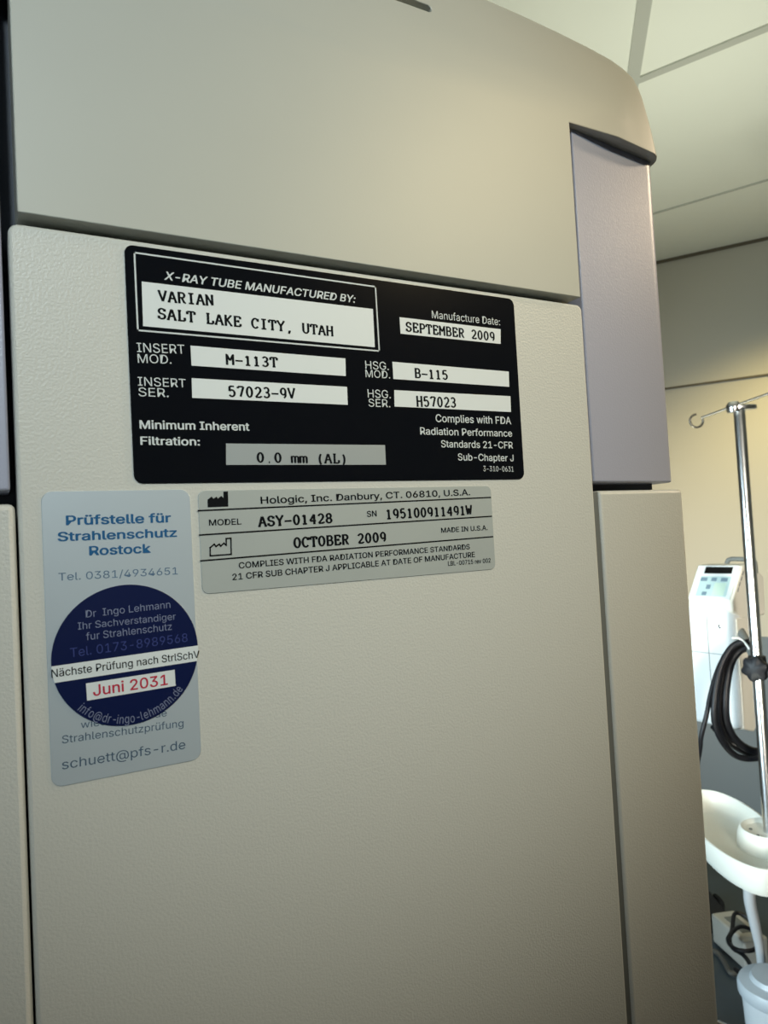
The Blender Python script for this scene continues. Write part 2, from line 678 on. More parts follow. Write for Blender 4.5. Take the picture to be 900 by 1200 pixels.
O_ = arc(.5, .5, .33, .47, 90, 450, 20)
ZERO = arc(.5, .5, .29, .47, 90, 450, 20)
TYPE = {
    'A': [[(.14, .03), (.47, .97), (.53, .97), (.86, .03)], [(.27, .36), (.73, .36)], serif(.14, .03), serif(.86, .03)],
    'B': [[(.24, .03), (.24, .97)], [(.1, .97), (.55, .97)] + arc(.56, .745, .22, .225, 90, -90)[1:] + [(.24, .52)], [(.55, .52)] + arc(.58, .275, .26, .245, 90, -90) + [(.1, .03)]],
    'C': [arc(.52, .5, .36, .47, 40, 320, 18), [(.82, .97), (.82, .68)], [(.8, .2), (.72, .1)]],
    'E': [[(.24, .03), (.24, .97)], [(.1, .97), (.82, .97), (.82, .74)], [(.24, .52), (.6, .52)], [(.6, .64), (.6, .4)], [(.1, .03), (.84, .03), (.84, .28)]],
    'H': [[(.2, .03), (.2, .97)], [(.8, .03), (.8, .97)], [(.2, .52), (.8, .52)]] + [serif(x, y, .14) for x in (.2, .8) for y in (.03, .97)],
    'I': [[(.5, .03), (.5, .97)], serif(.5, .03, .28), serif(.5, .97, .28)],
    'K': [[(.22, .03), (.22, .97)], [(.78, .97), (.24, .42)], [(.38, .57), (.82, .03)]] + [serif(.22, .03, .13), serif(.22, .97, .13), serif(.78, .97, .12), serif(.82, .03, .13)],
    'L': [[(.3, .03), (.3, .97)], serif(.3, .97, .18), [(.12, .03), (.84, .03), (.84, .34)]],
    'M': [[(.16, .03), (.16, .97), (.5, .4), (.84, .97), (.84, .03)], serif(.16, .03, .12), serif(.84, .03, .12), serif(.12, .97, .09), serif(.88, .97, .09)],
    'N': [[(.2, .03), (.2, .97), (.8, .03), (.8, .97)], serif(.2, .03, .14), serif(.15, .97, .11), serif(.8, .97, .14)],
    'O': [O_],
    'P': [[(.24, .03), (.24, .97)], [(.1, .97), (.55, .97)] + arc(.56, .72, .27, .25, 90, -90)[1:] + [(.24, .47)], serif(.24, .03, .16)],
    'R': [[(.22, .03), (.22, .97)], [(.08, .97), (.53, .97)] + arc(.54, .735, .25, .235, 90, -90)[1:] + [(.22, .5)], [(.5, .5), (.76, .03), (.92, .03)], serif(.22, .03, .14)],
    'S': [arc(.5, .735, .29, .235, 25, 270, 12) + arc(.5, .265, .32, .235, 90, -155, 12)[1:], [(.78, .95), (.78, .72)], [(.2, .05), (.2, .3)]],
    'T': [[(.5, .03), (.5, .97)], [(.12, .7), (.12, .97), (.88, .97), (.88, .7)], serif(.5, .03, .18)],
    'U': [[(.2, .97), (.2, .32)] + arc(.5, .32, .3, .29, 180, 360, 12)[1:] + [(.8, .97)], serif(.2, .97, .14), serif(.8, .97, .14)],
    'V': [[(.14, .97), (.5, .03), (.86, .97)], serif(.15, .97, .14), serif(.85, .97, .14)],
    'W': [[(.1, .97), (.3, .03), (.5, .7), (.7, .03), (.9, .97)], serif(.12, .97, .12), serif(.88, .97, .12)],
    'Y': [[(.14, .97), (.5, .48), (.86, .97)], [(.5, .48), (.5, .03)], serif(.15, .97, .13), serif(.85, .97, .13), serif(.5, .03, .18)],
    'm': [[(.12, .03), (.12, .66), (.04, .66)], [(.12, .56)] + arc(.31, .52, .19, .14, 150, 0, 6) + [(.5, .03)], [(.5, .56)] + arc(.69, .52, .19, .14, 150, 0, 6) + [(.88, .03)], serif(.12, .03, .09), serif(.5, .03, .08), serif(.88, .03, .09)],
    '0': [ZERO],
    '1': [[(.26, .78), (.5, .96), (.5, .03)], serif(.5, .03, .26)],
    '2': [arc(.5, .7, .29, .27, 165, -10, 10) + [(.68, .48), (.2, .03), (.82, .03), (.82, .16)]],
    '3': [arc(.48, .735, .27, .235, 155, -90, 12), [(.38, .51), (.48, .51)] + arc(.48, .27, .31, .24, 90, -155, 12)],
    '4': [[(.66, .03), (.66, .97), (.14, .3), (.88, .3)], serif(.66, .03, .15)],
    '5': [[(.76, .97), (.26, .97), (.23, .52)] + arc(.48, .33, .31, .30, 125, -150, 14)],
    '7': [[(.2, .8), (.2, .97), (.8, .97), (.8, .9), (.45, .03)]],
    '8': [arc(.5, .74, .25, .23, 90, 450, 16), arc(.5, .265, .3, .24, 90, 450, 16)],
    '9': [arc(.5, .66, .28, .31, 0, 360, 16), [(.78, .66), (.76, .42)] + arc(.44, .35, .33, .32, 10, -70, 8)],
    ',': [[(.5, .12), (.52, .02), (.42, -.2)]],
    '.': [[(.43, .05), (.57, .05)], [(.43, .0), (.57, .0)]],
    '-': [[(.08, .42), (.92, .42)]],
    '(': [arc(.95, .4, .5, .72, 130, 230, 10)],
    ')': [arc(.05, .4, .5, .72, 50, -50, 10)],
    ' ': [],
}


def sharp_split(lines, cell):
    """break pen strokes at sharp turns so each leg keeps its full width"""
    out = []
    for ln in lines:
        cur = [ln[0]]
        for k in range(1, len(ln)):
            cur.append(ln[k])
            if k < len(ln) - 1:
                d1 = Vector(((ln[k][0] - ln[k - 1][0]) * cell, ln[k][1] - ln[k - 1][1]))
                d2 = Vector(((ln[k + 1][0] - ln[k][0]) * cell, ln[k + 1][1] - ln[k][1]))
                if d1.length > 1e-6 and d2.length > 1e-6 and d1.angle(d2) > math.radians(55):
                    out.append(cur)
                    cur = [ln[k]]
        out.append(cur)
    return out


def typed_raw(s, cell=0.78, pen=0.106):
    """slab lettering: strokes widened to ribbons; returns verts and faces, cap height 1"""
    vs, fs = [], []
    for i, ch in enumerate(s):
        for line in sharp_split(TYPE[ch], cell):
            pts = [Vector(((x + i) * cell, y)) for x, y in line]
            closed = (pts[0] - pts[-1]).length < 1e-4 and len(pts) > 4
            L, Rr = [], []
            n = len(pts)
            for k, p in enumerate(pts):
                a = pts[k - 1] if k > 0 else (pts[-2] if closed else None)
                b = pts[k + 1] if k < n - 1 else (pts[1] if closed else None)
                d1 = (p - a).normalized() if a is not None else (b - p).normalized()
                d2 = (b - p).normalized() if b is not None else d1
                t = (d1 + d2)
                t = t.normalized() if t.length > 1e-5 else d1
                nn = Vector((-t.y, t.x))
                mit = min(1.6, 1 / max(0.5, nn.dot(Vector((-d1.y, d1.x)))))
                horiz = abs(t.x)
                pw = pen * (1.0 - 0.28 * horiz)
                ext = Vector((0, 0))
                L.append(p + nn * pw * mit)
                Rr.append(p - nn * pw * mit)
            b0 = len(vs)
            vs += [(q.x, q.y) for q in L] + [(q.x, q.y) for q in Rr]
            for k in range(n - 1):
                fs.append([b0 + n + k, b0 + n + k + 1, b0 + k + 1, b0 + k])
    return vs, fs


def letters(name, s, m, parent, start, end, top, n, font='sans', bold=0.0, shear=0.0, pen=0.106, keep_mid=None):
    """one printed line: baseline from start to end and cap height up to top, all read off the label face"""
    a, b, t = face_pt(*start, n), face_pt(*end, n), face_pt(*top, n)
    lift = None
    if font == 'type':
        vs, fs = merged(*typed_raw(s, pen=pen))
        ch = 1.0
    else:
        f = FONT
        vs, fs = merged(*text_raw(s, f, 0, shear))
        ch = cap_height(f)
        if bold:                # heavier weight: the same outline pressed again, slightly shifted
            base_v, base_f = vs, fs
            vs, fs, lift = [], [], []
            for ox, oy in ((0, 0), (bold, 0), (-bold, 0), (bold * .6, bold * .6), (-bold * .6, bold * .6), (bold * .6, -bold * .6), (-bold * .6, -bold * .6)):
                b0 = len(vs)
                lift += [len(lift) // len(base_v) * 5e-6] * len(base_v)
                vs = vs + [(x + ox, y + oy) for x, y in base_v]
                fs = fs + [[i + b0 for i in q] for q in base_f]
    used = {q for f in fs for q in f}
    x0, x1 = min(vs[q][0] for q in used), max(vs[q][0] for q in used)
    du = (b - a)
    lu = du.length
    du.normalize()
    dv = Vector((-du.y, du.x))
    hgt = (t - a).dot(dv)
    kx, ky = lu / (x1 - x0), hgt / ch
    bm = bmesh.new()
    V = []
    for i, (x, y) in enumerate(vs):
        q = a + du * ((x - x0) * kx) + dv * (y * ky)
        V.append(bm.verts.new(W(q.x, q.y, n + (lift[i] if lift else 0))))
    for f in fs:
        try:
            bm.faces.new([V[i] for i in f])
        except ValueError:
            pass
    return obj(name, bm, m, parent)


def quad_plate(name, px, n0, th, m, parent):
    """flat printed field from its four corners (tl, tr, br, bl)"""
    q = [face_pt(*p, n0 + th) for p in px]
    bm = bmesh.new()
    prism(bm, [W(p.x, p.y, n0 + th) for p in q], (0, th, 0))
    return obj(name, bm, m, parent)


def bars(name, segs, n, m, parent, width):
    bm = bmesh.new()
    for p, q in segs:
        a, b = face_pt(*p, n), face_pt(*q, n)
        d = (b - a).normalized()
        e = Vector((-d.y, d.x)) * width / 2
        a2, b2 = a - d * width / 2, b + d * width / 2
        vs = [bm.verts.new(W(*(c), n)) for c in (a2 - e, b2 - e, b2 + e, a2 + e)]
        bm.faces.new(vs)
    return obj(name, bm, m, parent)


def sticker(name, u0, v0, u1, v1, r, n0, th, m, label, cat, bw=0.0):
    bm = bmesh.new()
    loop = round_rect(u0, v0, u1, v1, r)
    prism(bm, [W(u, v, n0 + th) for u, v in loop], (0, th, 0))
    o = obj(name, bm, m, None, origin=W((u0 + u1) / 2, v0, n0))
    tag(o, label, cat)
    if bw:
        bevel(o, bw, 2)
    return o


# ---- black tube nameplate
bl = sticker('nameplate', 0.1645 * S, 0.0895 * S, 0.8345 * S, 0.4165 * S, 0.0022, 0, 0.0004, label_black,
             'black x-ray tube nameplate with white print and typed white fields above the grey label', 'nameplate', 0.00015)
N1 = 0.0004
NF1 = N1 + 0.00004
NT = NF1 + 0.00004
bars('border_frame', [((157.5, 296), (440, 336)), ((440, 336), (444.5, 411.3)), ((444.5, 411.3), (161.5, 387)), ((161.5, 387), (157.5, 296))], NF1, ink_white, bl, 0.00042)


def white_line(s, st, en, tp, bold=0.0, shear=0.0, nm='printed_text'):
    return letters(nm, s, ink_white, bl, st, en, tp, NF1, 'sans', bold, shear)


white_line('X-RAY TUBE MANUFACTURED BY:', (192.3, 327.6), (417, 354.9), (194.2, 318.3), 0.017, 0.22)
white_line('INSERT', (160.8, 412.4), (216.6, 414.6), (160.8, 401.6))
white_line('MOD.', (161.7, 425.1), (201.2, 426.3), (161.7, 414.7))
white_line('INSERT', (161.7, 451.8), (218, 454.1), (161.7, 441.6))
white_line('SER.', (162.5, 464.2), (197.8, 465.4), (162.5, 454.0))
white_line('Minimum Inherent', (163.7, 502.3), (292.5, 504.6), (163.7, 492.6), 0.02)
white_line('Filtration:', (164.6, 521.1), (234.5, 522), (164.6, 511.7), 0.02)
white_line('Manufacture Date:', (506.4, 372.8), (586.1, 381.3), (506.4, 363.9))
white_line('HSG.', (428.4, 432.2), (455.8, 433.7), (428.4, 422.8))
white_line('MOD.', (428.6, 442.0), (457.2, 443.5), (428.6, 433.2))
white_line('HSG.', (431.2, 465.8), (458.1, 466.9), (431.2, 456.2))
white_line('SER.', (432.1, 476.4), (457.5, 477.3), (432.1, 467.2))
white_line('Complies with FDA', (510.7, 494.4), (599.1, 497), (510.7, 485.6), 0.011)
white_line('Radiation Performance', (492.5, 509.1), (600.3, 511.7), (492.5, 500.8), 0.011)
white_line('Standards 21-CFR', (517, 524.1), (601.1, 525.6), (517, 515.9), 0.011)
white_line('Sub-Chapter J', (536.7, 539.4), (602, 540.6), (536.7, 531.4), 0.011)
white_line('3-310-0631', (566.5, 552.1), (602, 552.7), (566.5, 546.0))


def field(px, lines, m=None):
    o = quad_plate('data_field' if m else 'white_field', px, N1, 0.00004, m or field_white, bl)
    for s, st, en, tp in lines:
        letters('typed_text', s, ink_black, o, st, en, tp, NT, 'type')
    return o


field([(166, 329.8), (437.0, 362.1), (439.3, 406.9), (167.7, 382.1)],
      [('VARIAN', (185.4, 352.9), (250.6, 358.3), (184.5, 340.2)), ('SALT LAKE CITY, UTAH', (184.8, 373.4), (390.8, 393.8), (184.2, 360.8))])
field([(468.2, 371.6), (586.7, 385.8), (586.7, 403.1), (469.4, 391)], [('SEPTEMBER 2009', (475.7, 388.1), (580, 399.7), (475.5, 377.2))])
field([(223.2, 405), (404.7, 420), (405.3, 440.7), (224.4, 428.4)], [('M-113T', (264.8, 426.9), (326.3, 430.5), (264.6, 415.1))])
field([(224.6, 443.1), (406.7, 453.3), (407.6, 474.4), (225.2, 466.2)], [('57023-9V', (268, 464.8), (346.6, 467.4), (267.8, 452.2))])
field([(459.8, 423.9), (596.2, 435.4), (596.8, 453.3), (461, 444.1)], [('B-115', (486.4, 442.6), (525.1, 445), (486.2, 431.6))])
field([(461.9, 457.1), (598.2, 464.3), (598.8, 482.8), (462.4, 476.4)], [('H57023', (488.4, 476.2), (534.7, 477.5), (488.2, 464.3))])
field([(264.8, 519.7), (451.2, 521.5), (452.3, 544.6), (265, 544.8)], [('0.0 mm (AL)', (300.9, 541.8), (405.2, 543), (300.8, 530.2))], field_grey)

# ---- grey manufacturer label
gl = sticker('manufacturer_label', 0.2495 * S, -0.0665 * S, 0.759 * S, 0.0785 * S, 0.0018, 0, 0.00025, foil_grey,
             'matt silver manufacturer label with ruled black lines and factory symbols, under the nameplate', 'label', 0.0001)
N2 = 0.00025 + 0.00005
bars('ruled_line', [((232.6, 598.5), (574.8, 582.9))], N2, ink_black, gl, 0.0004)
bars('ruled_line', [((234, 627), (576, 605))], N2, ink_black, gl, 0.0004)
bars('ruled_line', [((235.4, 657.3), (577.4, 628.9))], N2, ink_black, gl, 0.0004)


def black_line(s, st, en, tp, font='sans', bold=0.015, pen=0.06):
    return letters('typed_text' if font == 'type' else 'printed_text', s, ink_black, gl, st, en, tp, N2, font, bold, 0, pen)


black_line('Hologic, Inc. Danbury, CT. 06810, U.S.A.', (305.6, 590.4), (551.1, 580.2), (305.8, 582.2))
black_line('MODEL', (245, 616), (283, 614.4), (245, 609))
black_line('ASY-01428', (302.6, 617.2), (390, 612.6), (302.4, 605.4), 'type', 0, 0.118)
black_line('SN', (430.2, 605.7), (441.6, 604.9), (430.2, 599))
black_line('195100911491W', (453.3, 608.3), (553.8, 602.8), (453.1, 597), 'type', 0, 0.118)
black_line('OCTOBER 2009', (344, 642.2), (452.9, 634.6), (343.8, 630.3), 'type', 0, 0.118)
black_line('MADE IN U.S.A.', (517.1, 624.3), (571.6, 621), (517.1, 618.6))
black_line('COMPLIES WITH FDA RADIATION PERFORMANCE STANDARDS', (280, 666.2), (550.7, 643.4), (280, 659.2))
black_line('21 CFR SUB CHAPTER J APPLICABLE AT DATE OF MANUFACTURE', (272.4, 679.8), (556.7, 652.6), (272.4, 672.6))
black_line('LBL-00715 rev 002', (525.1, 663), (575.1, 659), (525.1, 657.9))

FACT = [(0, 0), (1, 0), (1, 1), (.78, 1), (.78, .62), (.72, .62), (.52, .46), (.52, .68), (.28, .46), (.28, .68), (.02, .5)]
FACT = [(0, 0), (1, 0), (1, 1), (.77, 1), (.77, .58), (.66, .72), (.50, .55), (.44, .68), (.28, .55), (.2, .7), (.0, .5)]


def sym_point(bl_, br_, tr_, x, y):
    o, r, t = face_pt(*bl_, N2), face_pt(*br_, N2), face_pt(*tr_, N2)
    return o + (r - o) * x + (t - r) * y


pts = [sym_point((243.4, 594.6), (267.6, 593.6), (267.2, 575.8), x, y) for x, y in FACT]
bm = bmesh.new()
bm.faces.new([bm.verts.new(W(p.x, p.y, N2)) for p in pts])
obj('factory_symbol', bm, ink_black, gl)
pts = [sym_point((246.4, 651.4), (271, 649.6), (270.6, 630.8), x, y) for x, y in FACT]
bm = bmesh.new()
for i in range(len(pts)):
    a, b = pts[i], pts[(i + 1) % len(pts)]
    d = (b - a).normalized()
    wv = 0.00019
    e = Vector((-d.y, d.x)) * wv
    bm.faces.new([bm.verts.new(W(q.x, q.y, N2)) for q in (a - d * wv - e, b + d * wv - e, b + d * wv + e, a - d * wv + e)])
obj('factory_symbol', bm, ink_black, gl)

# ---- silver inspection sticker
N3 = 0.00022
sl = sticker('inspection_sticker', 0.0510 * S, -0.2915 * S, 0.2385 * S, 0.0805 * S, 0.0024, 0, N3, foil_silver,
             'tall silver inspection sticker with blue lettering left of the grey label', 'sticker', 0.0001)
NS = N3 + 0.00004


def blue_line(s, st, en, tp, m=None, bold=0.0):
    return letters('printed_text', s, m or ink_blue, sl, st, en, tp, NS, 'vera', bold)


blue_line('Prüfstelle für', (77.3, 615.3), (200.5, 611.8), (77.3, 604.4), bold=0.022)
blue_line('Strahlenschutz', (67.5, 634.2), (207.5, 628.8), (67.5, 623.8), bold=0.022)
blue_line('Rostock', (104.6, 650.8), (177, 647.5), (104.6, 640.3), bold=0.022)
blue_line('Tel. 0381/4934651', (68.5, 680.6), (208.5, 673), (68.5, 671.6), ink_blue_pale)
blue_line('wiederkehrende', (94.8, 853.6), (195.5, 839.2), (94.8, 845.2), ink_slate)
blue_line('Strahlenschutzprüfung', (72.7, 871.4), (215, 851.4), (72.7, 862.2), ink_slate)
blue_line('schuett@pfs-r.de', (72.7, 901.9), (217.3, 877.3), (72.7, 890.5), ink_slate)

# ---- round navy sticker on top of the silver one
ND = N3 + 0.00022
cu, cv, cr = 0.1476 * S, -0.1373 * S, 0.0922 * S
bm = bmesh.new()
prism(bm, [W(cu + cr * math.cos(2 * math.pi * k / 96), cv + cr * math.sin(2 * math.pi * k / 96), ND) for k in range(96)], (0, 0.00022, 0))
rs = obj('round_sticker', bm, disc_blue, None, origin=W(cu, cv - cr, N3))
tag(rs, 'round navy blue inspection sticker with red date, stuck over the silver sticker', 'sticker')
bevel(rs, 0.00008, 2)
NB = ND + 0.00004
NBT = NB + 0.00004


def disc_line(s, st, en, tp, m, font='vera', bold=0.0):
    return letters('printed_text', s, m, rs, st, en, tp, NB, font, bold)


disc_line('Dr  Ingo Lehmann', (100.7, 723.8), (199.8, 712.2), (100.7, 715.2), ink_lilac)
disc_line('Ihr Sachverstandiger', (91.3, 737.9), (206.1, 726), (91.3, 729.6), ink_lilac)
disc_line('fur Strahlenschutz', (101.1, 750.3), (201.5, 738), (101.1, 741.6), ink_lilac)
disc_line('Tel. 0173-8989568', (82.5, 770.3), (220.1, 751.8), (82.5, 759.6), ink_mid)
# white band across the disc
pa, pb = face_pt(57.5, 781.5, ND), face_pt(235.5, 755.8, ND)
pc, pd = face_pt(234.6, 774.0, ND), face_pt(60.5, 800.9, ND)
d = (pb - pa).normalized()
e = Vector((-d.y, d.x))
ctr = Vector((cu, cv))
y1 = (((pa + pb) / 2) - ctr).dot(e)
y0 = (((pc + pd) / 2) - ctr).dot(e)
loop = []
for k in range(9):
    y = y0 + (y1 - y0) * k / 8
    loop.append(ctr + d * math.sqrt(cr * cr - y * y) + e * y)
for k in range(9):
    y = y1 + (y0 - y1) * k / 8
    loop.append(ctr - d * math.sqrt(cr * cr - y * y) + e * y)
bm = bmesh.new()
prism(bm, [W(p.x, p.y, NB) for p in loop], (0, 0.00004, 0))
band = obj('white_band', bm, field_white, rs)
letters('printed_text', 'Nächste Prüfung nach StrlSchV', ink_black, band, (60.3, 794), (234, 770.5), (60.3, 784.8), NBT, 'sans', 0.006)
box_ = quad_plate('date_field', [(100.7, 800.9), (204.7, 784.8), (205.9, 803.7), (102.1, 821.2)], ND, 0.00004, field_white, rs)
letters('printed_text', 'Juni 2031', ink_red, box_, (109.3, 815.6), (196.8, 802.2), (109.3, 803.0), NBT, 'sans', 0.012)
# curved line along the lower edge of the disc
s = 'info@dr-ingo-lehmann.de'
f_ = FONT
caps = cap_height(f_)
hgt = 0.0118 * S * 0.95
adv = []
x = 0.0
glyphs = []
for chh in s:
    vs, fs = merged(*text_raw(chh, f_))
    wd = max(a for a, b in vs)
    glyphs.append((x, vs, fs))
    x += wd + 0.07
tot = x
rb = cr * 0.965
p0, p1 = face_pt(90, 831.5, NB) - ctr, face_pt(218, 808.5, NB) - ctr
a0, a1 = math.atan2(p0.y, p0.x), math.atan2(p1.y, p1.x)
if a1 < a0:
    a1 += 2 * math.pi
bm = bmesh.new()
k = hgt / caps
for gx, vs, fs in glyphs:
    VV = []
    for vx, vy in vs:
        a = a0 + (a1 - a0) * ((gx + vx) / tot)
        r = rb - vy * k
        VV.append(bm.verts.new(W(cu + r * math.cos(a), cv + r * math.sin(a), NB)))
    for f in fs:
        try:
            bm.faces.new([VV[i] for i in f])
        except ValueError:
            pass
obj('printed_text', bm, ink_lilac, rs)

# ------------------------------------------------------------------ drip stand
PX, PY = 1.718, 1.180
stand = thing('drip_stand', 'chrome drip stand with hooked crossbar, black clamp knob and white tray', 'drip stand', (PX, PY, 0))
PZ = Vector((PX, PY, 0))
ZT = 1.5 + 0.283
bm = bmesh.new()
lathe(bm, PZ, [(0, 0.06), (0.0142, 0.06), (0.0142, ZT - 0.004), (0.0125, ZT), (0, ZT)], 24)
obj('pole', bm, chrome, stand, smooth=True)
hb0, hb1 = at(822, 489.5, 1.92), at(903, 460.5, 1.80)
hd = (hb1 - hb0).normalized()
bm = bmesh.new()
tube(bm, [hb0, hb1 + hd * 0.12], 0.0034, 10, 1)
obj('crossbar', bm, steel_dull, stand, smooth=True)
# hooks: open rings at both ends
camr = c2w((1, 0, 0))
camr.z = 0
camr.normalize()
camf = Vector((-camr.y, camr.x, 0))
for base, sgn in ((hb0, -1), (hb1 + hd * 0.12, 1)):
    R0 = 0.0175
    c = base + camr * sgn * R0 * 0.80 - zz * R0 * 0.45
    pts = [c + (-camr * sgn * math.cos(math.radians(a)) + zz * math.sin(math.radians(a))) * R0 for a in range(150, 152, 5)]
    pts = [base] + [c + (-camr * sgn * math.cos(math.radians(a)) + zz * math.sin(math.radians(a))) * R0 for a in range(10, -271, -20)]
    bm = bmesh.new()
    tube(bm, pts, 0.0030, 8, 3)
    obj('hook', bm, steel_dull, stand, smooth=True)
# oval bracket on top of the pole
bm = bmesh.new()
q = Vector((-hd.y, hd.x, 0))
ctrp = PZ + zz * (ZT + 0.004)
camr = c2w((1, 0, 0))
camr.z = 0
camr.normalize()
camf = Vector((-camr.y, camr.x, 0))
cb = ctrp + camr * 0.008
prism(bm, [cb + camr * 0.038 * math.cos(a) + camf * 0.020 * math.sin(a) - zz * 0.006 for a in [2 * math.pi * k / 28 for k in range(28)]], zz * 0.012)
bevel(obj('top_bracket', bm, chrome, stand), 0.003, 3)
bm = bmesh.new()
lathe(bm, cb - camr * 0.022, [(0, -0.012), (0.016, -0.012), (0.018, -0.004), (0.018, 0.008), (0.012, 0.016), (0, 0.018)], 20)
obj('collar', bm, chrome, stand, smooth=True)
# black clamp knob
KC = at(882, 781, 1.845)
bm = bmesh.new()
kd = (camr * 0.85 - camf * 0.52).normalized()
lathe(bm, PZ + zz * KC.z, [(0.0143, -0.03), (0.021, -0.028), (0.023, 0.0), (0.021, 0.026), (0.0143, 0.028)], 20)
kn = obj('clamp_collar', bm, black_plastic, stand, smooth=True)
bm = bmesh.new()
kc0 = PZ + zz * KC.z + Vector((-PX, -PY, 0)).normalized() * 0.018
tcam = Vector((-PX, -PY, 0)).normalized()
kax = (tcam * 0.93 + Vector((tcam.y, -tcam.x, 0)) * 0.32).normalized()
kx = kax.orthogonal().normalized()
ky = kax.cross(kx)
rings = []
for r, h in ((0.012, 0), (0.024, 0.002), (0.0305, 0.008), (0.0315, 0.018), (0.029, 0.027), (0.020, 0.033), (0.006, 0.035)):
    rings.append([bm.verts.new(kc0 + kax * h + (kx * math.cos(a) + ky * math.sin(a)) * r * (1 + 0.10 * math.cos(6 * a))) for a in [2 * math.pi * i / 48 for i in range(48)]])
for A, B in zip(rings, rings[1:]):
    for i in range(48):
        bm.faces.new((A[i], A[(i + 1) % 48], B[(i + 1) % 48], B[i]))
bm.faces.new(rings[0][::-1])
bm.faces.new(rings[-1])
bmesh.ops.recalc_face_normals(bm, faces=bm.faces[:])
obj('clamp_knob', bm, black_plastic, stand, smooth=True)

# white tray round the pole
TZ = 1.5 - 0.80
TC = Vector((1.665, 1.25, 0))
TDA, TDB = Vector((0.6, 0.8, 0)), Vector((0.8, -0.6, 0))
TA, TB = 0.256, 0.100
bm = bmesh.new()
prof = [(0.03, -0.072), (0.012, -0.066), (0.003, -0.05), (0, -0.004), (0.001, -0.001), (0.004, 0.0005), (0.007, 0.0), (0.009, -0.003),
        (0.014, -0.022), (0.024, -0.040), (0.036, -0.048), (0.05, -0.050)]
rings = []
for ins, h in prof:
    rings.append([bm.verts.new(TC + zz * (TZ + h) + TDA * ((TA - ins) * math.cos(a)) + TDB * ((TB - ins) * math.sin(a))) for a in [2 * math.pi * k / 96 for k in range(96)]])
for A, B in zip(rings, rings[1:]):
    for k in range(96):
        bm.faces.new((A[k], A[(k + 1) % 96], B[(k + 1) % 96], B[k]))
bm.faces.new(rings[0][::-1])
bm.faces.new(rings[-1])
bmesh.ops.recalc_face_normals(bm, faces=bm.faces[:])
tray = obj('tray', bm, tray_plastic, stand, smooth=True)
# raised boss joining tray and pole
bm = bmesh.new()
HC = PZ + zz * TZ
hub = [(0.0143, -0.075), (0.060, -0.075), (0.074, -0.066), (0.078, -0.045), (0.075, -0.018), (0.070, -0.003), (0.066, 0.0005), (0.062, -0.001), (0.056, -0.008), (0.030, -0.012), (0.0143, -0.010)]
lathe(bm, HC, hub, 64)
hubo = obj('pole_boss', bm, tray_plastic, tray, smooth=True)
for ang in (150, 205):
    a = math.radians(ang)
    c = HC + (camr * math.cos(a) + camf * math.sin(a)) * 0.043 + zz * -0.0095
    bm = bmesh.new()
    lathe(bm, c, [(0, -0.004), (0.004, -0.004), (0.004, 0.001), (0.003, 0.0022), (0, 0.0024)], 14)
    obj('screw', bm, grey_plastic, tray, smooth=True)
# five legs with casters
bm = bmesh.new()
lathe(bm, PZ, [(0, 0.07), (0.032, 0.07), (0.036, 0.085), (0.036, 0.13), (0.028, 0.145), (0.0143, 0.15)], 24)
obj('base_hub', bm, grey_plastic, stand, smooth=True)
for k_ in range(5):
    a = math.radians(20 + 72 * k_)
    dv = Vector((math.cos(a), math.sin(a), 0))
    bm = bmesh.new()
    tube(bm, [PZ + zz * 0.11 + dv * 0.03, PZ + dv * 0.16 + zz * 0.105, PZ + dv * 0.30 + zz * 0.075], [0.016, 0.014, 0.012], 10, 4)
    lg = obj('leg', bm, chrome, stand, smooth=True)
    cc = PZ + dv * 0.30 + zz * 0.025
    bm = bmesh.new()
    sd = Vector((-dv.y, dv.x, 0))
    lathe(bm, cc - sd * 0.012, [(0, 0), (0.021, 0), (0.025, 0.005), (0.025, 0.019), (0.021, 0.024), (0, 0.024)], 20, sd)
    tube(bm, [cc, cc + zz * 0.055], 0.006, 8, 1)
    obj('caster', bm, black_rubber, lg, smooth=True)

# ------------------------------------------------------------------ console clamped to the stand
YAW = math.radians(32)
cr_ = ray(838, 700)
cr_.z = 0
fwd = cr_.normalized()
rgt = Vector((fwd.y, -fwd.x, 0))
dx = (rgt * math.cos(YAW) - fwd * math.sin(YAW)).normalized()      # width of the console, left to right
dn = (-rgt * math.sin(YAW) - fwd * math.cos(YAW)).normalized()     # outward normal of its front
T0 = 2.02
A0 = at(851, 712, T0)                                             # front right upper corner of the body
con = thing('injector_console', 'white and ivory injector console with keypad, clamped behind the chrome pole', 'medical device', (A0.x, A0.y, A0.z - 0.36))
hbody = 0.345
wbody, dbody = 0.13, 0.075
# body: plan outline with a round right front corner, pushed downwards
plan = []
rr = 0.03
for k in range(7):
    a = math.radians(90 * k / 6)
    plan.append(A0 + dx * (0.012 - rr + rr * math.sin(a)) + dn * (-rr + rr * math.cos(a)))
plan += [A0 + dx * 0.012 - dn * dbody, A0 - dx * wbody - dn * dbody, A0 - dx * wbody]
bm = bmesh.new()
prism(bm, plan, zz * -hbody)
bevel(obj('body', bm, white_plastic, con), 0.012, 4, 50)
# rear half of the body: ivory side shell with clipped lower end
bm = bmesh.new()
s0 = A0 + dx * 0.0135 - dn * 0.022
loop = [s0 + zz * -0.03, s0 - dn * 0.10 + zz * -0.03, s0 - dn * 0.10 + zz * -0.315, s0 - dn * 0.055 + zz * -0.362, s0 - dn * 0.0 + zz * -0.345]
prism(bm, loop, -dx * 0.10)
sh = bevel(obj('side_shell', bm, ivory_plastic, con), 0.006, 3)
bm = bmesh.new()
p = s0 + dx * 0.0006 - dn * 0.062 + zz * -0.265
tube(bm, [p, p + zz * 0.012 - dn * 0.004, p + zz * 0.016 - dn * 0.018], 0.003, 6, 2)
obj('latch', bm, grey_plastic, sh, smooth=True)
